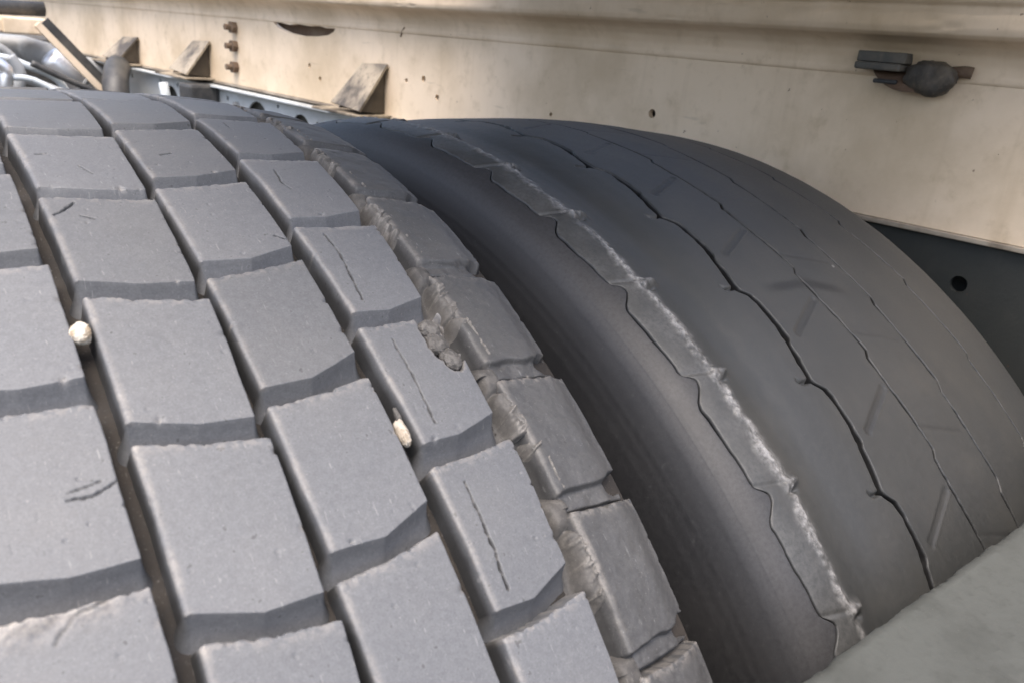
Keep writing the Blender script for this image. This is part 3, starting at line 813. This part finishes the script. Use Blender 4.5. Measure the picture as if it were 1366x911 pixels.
plate = empty('side_plate', (.60, 0, 0), TB)
tag(plate, 'pale grey perforated plate bolted under the beam behind the block tyre', 'plate')
po = [(.655, .9045), (.70, .79), (2.6, .79), (2.6, .9045)]
ph_ = [circ(1.135, .842, .047, 32), circ(.965, .848, .036, 28), circ(1.265, .882, .0055), circ(1.05, .889, .004), circ(.905, .872, .0055, ), circ(.868, .877, .0055), circ(.81, .874, .0055), circ(.77, .872, .0055),
       circ(1.52, .886, .0055), circ(1.62, .886, .0055), circ(1.56, .84, .04, 28), circ(1.8, .884, .006), circ(1.92, .884, .006)]
holed_plate('panel', po, ph_, -.010, .004, M['plate'], plate)
bm = bmesh.new(); add_box(bm, -.030, -.0104, .66, 2.6, .9008, .9048, .0012); link('folded_lip', bm_mesh('folded_lip', bm), M['plate'], plate)
for s_, z_ in ((.868, .852), (.905, .848), (1.22, .872)):
    bm = bmesh.new(); bmesh.ops.create_cone(bm, cap_ends=True, segments=6, radius1=.009, radius2=.009, depth=.008, matrix=Matrix.Translation((-.014, s_, z_)) @ Matrix.Rotation(R(90), 4, 'Y'))
    link('bolt', bm_mesh('bolt', bm), M['mid'], plate)

# lashing shackle under the flange at the right
hook = empty('lashing_bracket', (.60, 0, 0), TB)
tag(hook, 'dark rusty lashing bracket with round knob hanging under the cream flange', 'bracket')
bm = bmesh.new(); add_box(bm, -.019, -.001, -.114, -.069, 1.0530, 1.0625, .0012, 2); add_box(bm, -.0235, -.001, -.112, -.0695, 1.0462, 1.0528, .002, 3)
bm2 = None
link('clamp_block', bm_mesh('clamp_block', bm, False), M['slate'], hook)
# rusty cup lip with a slot
n = 28
U_ = np.linspace(-.160, -.078, n); V_ = np.linspace(0, 1, 10)
UU, VV = np.meshgrid(U_, V_, indexing='ij')
tt = (UU + .160) / .082
sag = .0215 * np.sin(np.clip(tt, 0, 1) * math.pi) ** .7
lipx = -.001 - (.017 * np.sin(tt * math.pi) ** .6) * np.sin(VV * math.pi * .55)
link('cup', grid_mesh('cup', np.stack([lipx, UU, 1.0520 - sag * (.15 + .85 * VV) - .001], -1)), M['rust'], hook)
hook.children[-1]
bm = bmesh.new(); add_box(bm, -.0185, -.0105, -.1100, -.0880, 1.0350, 1.0390, .0015); link('slot_bar', bm_mesh('slot_bar', bm), M['black'], hook)
bm = bmesh.new()
bmesh.ops.create_icosphere(bm, subdivisions=4, radius=1)
for v in bm.verts:
    q = v.co.copy(); nz = 1 + .17 * float(fbm(np.array(q.x * 2 + q.z * 2), np.array(q.y * 3 - q.z), 3, 4)) - .22 * math.exp(-((q.y + .15) / .25) ** 2 - ((q.z - .5) / .4) ** 2) * (q.x < 0)
    v.co = Vector((-.012 + math.copysign(abs(q.x) ** .7, q.x) * .0095 * nz, -.1370 + q.y * .0225 * nz, 1.0430 + q.z * .0155 * nz))
link('knob', bm_mesh('knob', bm, True), M['greasy'], hook)
bm = bmesh.new(); add_tube(bm, smooth_path([(-.006, -.150, 1.049), (-.007, -.161, 1.0505), (-.005, -.168, 1.0500)], 5), [.0050] * 11, 10); link('pin', bm_mesh('pin', bm, True), M['rust'], hook)

# =================================================================== near cross beam (bottom right)
xb = empty('cross_beam', (0, 0, 0))
tag(xb, 'weathered grey cross beam with rough chipped edge in front of the ribbed tyre', 'beam')
xs = np.linspace(.005, .70, 620)
pr = [(-.401, .812), (-.4005, .835), (-.4008, .8465), (-.4022, .8492), (-.4050, .8500)] + [(-.4050 - t, .85) for t in np.linspace(.001, .10, 90)] + [(-.508, .849), (-.510, .846), (-.510, .812)]
pr = np.array(pr)
XX, IY = np.meshgrid(xs, np.arange(len(pr)), indexing='ij')
YY = pr[IY, 0]; ZZ = pr[IY, 1]
we = np.exp(-((YY + .4015) / .003) ** 2) * (ZZ > .83)
crum = fbm(XX * 260, YY * 260, 12, 4)
YY = YY + we * (.0011 * crum + .0006 * vn(XX * 90, XX * 0, 13)) + .0003 * vn(XX * 22, XX * 0, 14)
ZZ = ZZ + (ZZ > .84) * (.00018 * fbm(XX * 30, YY * 30, 15, 3) + .00010 * fbm(XX * 400, YY * 400, 16, 3)) + we * .0009 * fbm(XX * 500, YY * 500, 17, 3) + .00035 * np.exp(-((YY + .4055) / .0015) ** 2) * (fbm(XX * 45, YY * 45, 18, 3) > -.05)
link('steel_section', grid_mesh('steel_section', np.stack([XX, YY, ZZ], -1)), M['slab'], xb)
bm = bmesh.new()
v = [bm.verts.new((.0055, y, z)) for y, z in ((-.4012, .8125), (-.4012, .8485), (-.509, .8485), (-.509, .8125))]; bm.faces.new(v)
bm2 = bmesh.new(); add_box(bm2, -.30, .70, -.575, -.565, .18, .81, .002); link('gap_darkener', bm_mesh('gap_darkener', bm2), M['rail'], xb)  # unseen panel behind the tyres, added to darken the gap between them
link('end_cap', bm_mesh('end_cap', bm), M['slab'], xb)

# =================================================================== things far under the truck, top left
o = bmesh.new(); add_box(o, -.9, .222, 1.80, 1.88, .968, .9985, .004); add_box(o, .14, .232, 1.795, 1.86, .966, 1.003, .004)
cm = link('cross_member', bm_mesh('cross_member', o), M['cream'])
tag(cm, 'cream cross member end at the far left above the tank', 'cross member')
o = bmesh.new(); add_tube(o, [(-.9, 1.84, 1.022), (.06, 1.84, 1.020), (.24, 1.86, 1.024)], .017, 12)
tag(link('brake_pipe', bm_mesh('brake_pipe', o, True), M['black']), 'thick black pipe lying on the cream cross member', 'pipe')
# diagonal strut, an angle bar
st = empty('diagonal_strut', (0, 0, 0))
tag(st, 'slanting pale angle bar running down from the cross member', 'strut')
def bar(name, a, b, wx, wz, mat, parent):
    a = Vector(a); b = Vector(b); t = (b - a).normalized(); sx = t.cross(Vector((0, 1, 0))).normalized(); sy = sx.cross(t)
    bm = bmesh.new()
    vs = []
    for p in (a, b):
        for i, j_ in ((-1, -1), (1, -1), (1, 1), (-1, 1)): vs.append(bm.verts.new(p + sx * i * wx + sy * j_ * wz))
    for f in ((0, 1, 2, 3), (7, 6, 5, 4), (0, 4, 5, 1), (1, 5, 6, 2), (2, 6, 7, 3), (3, 7, 4, 0)): bm.faces.new([vs[i] for i in f])
    return link(name, bm_mesh(name, bm), mat, parent)
bar('flange', (.205, 1.76, .992), (.372, 1.76, .800), .0075, .010, M['cream'], st)
bar('web', (.226, 1.785, 1.000), (.395, 1.785, .806), .010, .004, M['black'], st)
o = bmesh.new(); add_tube(o, smooth_path([(-.6, 1.95, .925), (.10, 1.93, .930), (.22, 1.9, .922), (.33, 1.9, .885), (.42, 1.9, .84)], 6), .030, 14)
tag(link('exhaust_pipe', bm_mesh('exhaust_pipe', o, True), M['mid']), 'grey bent pipe under the cream cross member', 'pipe')
tk = empty('air_tank', (.278, 1.85, .880))
tag(tk, 'shiny silver air tank with white glare behind the block tyre', 'tank')
o = bmesh.new(); add_tube(o, [(-.045, 0, .040), (-.042, 0, .037), (-.032, 0, .028), (.05, 0, -.044), (.065, 0, -.057)], [.016, .027, .034, .034, .02], 24)
link('shell', bm_mesh('shell', o, True), M['silver'], tk)
o = bmesh.new(); add_tube(o, [(.022, 0, -.0195), (.030, 0, -.0265)], .036, 24); link('strap', bm_mesh('strap', o, True), M['mid'], tk)
hs = [([(-.2, 1.5, .905), (.05, 1.5, .905), (.12, 1.5, .892), (.20, 1.5, .862), (.28, 1.5, .842)], .009, 'mid', 'pale grey hose sagging in front of the silver tank', 'hose'),
      ([(.10, 1.45, .935), (.115, 1.45, .905), (.11, 1.45, .870), (.118, 1.45, .82)], .011, 'mid', 'short upright grey hose left of the silver tank', 'hose'),
      ([(.06, 1.4, .93), (.085, 1.4, .912), (.08, 1.4, .88), (.095, 1.4, .82)], .012, 'silver', 'upright bright metal pipe at the left frame edge', 'pipe'),
      ([(.16, 1.6, .915), (.21, 1.6, .890), (.25, 1.6, .872), (.30, 1.6, .85)], .007, 'black', 'thin black hose between the strut and the silver tank', 'hose')]
for pts, rd, mt, lb, ct in hs:
    o = bmesh.new(); add_tube(o, smooth_path(pts, 6), rd, 10)
    tag(link('hose' if ct == 'hose' else 'metal_pipe', bm_mesh('hose', o, True), M[mt]), lb, ct)
for pts, rd, mt, lb in [([(-.1, 1.62, .93), (.09, 1.62, .925), (.16, 1.62, .905), (.21, 1.62, .880), (.24, 1.62, .83)], .008, 'plate', 'white grey hose curving down beside the silver tank'),
                        ([(.02, 1.70, .96), (.10, 1.70, .945), (.14, 1.70, .915), (.15, 1.70, .86)], .010, 'mid', 'grey hose dropping from under the cream cross member'),
                        ([(-.1, 1.40, .915), (.03, 1.40, .925), (.07, 1.40, .900), (.13, 1.40, .895), (.2, 1.40, .85)], .006, 'plate', 'thin pale cable looping at the left frame edge')]:
    o = bmesh.new(); add_tube(o, smooth_path(pts, 6), rd, 10)
    tag(link('hose', bm_mesh('hose', o, True), M[mt]), lb, 'hose')
# dark mass of the gearbox behind
gb = empty('gearbox', (0, 0, 0))
tag(gb, 'dark gearbox bulk in the shade behind the pipes', 'gearbox')
o = bmesh.new(); add_box(o, -.8, .30, 2.05, 2.6, .55, .962, .03, 3); link('casing', bm_mesh('casing', o, False), M['black'], gb)
o = bmesh.new(); add_box(o, .02, .13, 1.98, 2.06, .935, .985, .012, 3); link('filler_neck', bm_mesh('filler_neck', o, False), M['mid'], gb)
# black spring hanger block under the second gusset
sh = empty('spring_hanger', (.60, 0, 0), TB)
tag(sh, 'black steel hanger block under the middle gusset', 'hanger')
o = bmesh.new(); add_box(o, -.075, -.012, 1.30, 1.36, .80, .905, .006); link('block', bm_mesh('block', o), M['black'], sh)
o = bmesh.new(); add_tube(o, [(-.09, 1.40, .90), (-.085, 1.40, .86), (-.07, 1.40, .80)], .010, 10); link('stay', bm_mesh('stay', o, True), M['plate'], sh)
o = bmesh.new(); add_tube(o, smooth_path([(-.06, 1.75, .905), (-.085, 1.70, .885), (-.10, 1.66, .85), (-.10, 1.64, .78)], 5), .030, 12)
tag(link('rubber_boot', bm_mesh('rubber_boot', o, True), M['black']), 'bulky black rubber boot under the farthest gusset', 'boot')
bpy.data.objects['rubber_boot'].location = (.60, 0, 0); bpy.data.objects['rubber_boot'].rotation_euler = (0, 0, TB)

# unseen panel added over both tyres to shade them and bounce warm light
shade_root = empty('shade_panel', (0, 0, 0))
tag(shade_root, 'unseen flat cream panel added above both tyres to shade them', 'shade panel')
o = bmesh.new(); add_box(o, GX0, .54, GY0, GY1, 1.250, 1.256, .002); link('shade_sheet', bm_mesh('shade_sheet', o), M['cream_dirty'], shade_root)
for y_ in (GY0 + .15, GY1 - .1):
    o = bmesh.new(); add_tube(o, [(.56, y_, 1.14), (.50, y_, 1.20), (.48, y_, 1.2495)], .014, 10); link('stay', bm_mesh('stay', o, True), M['black'], shade_root)  # supports made up for the added shade panel
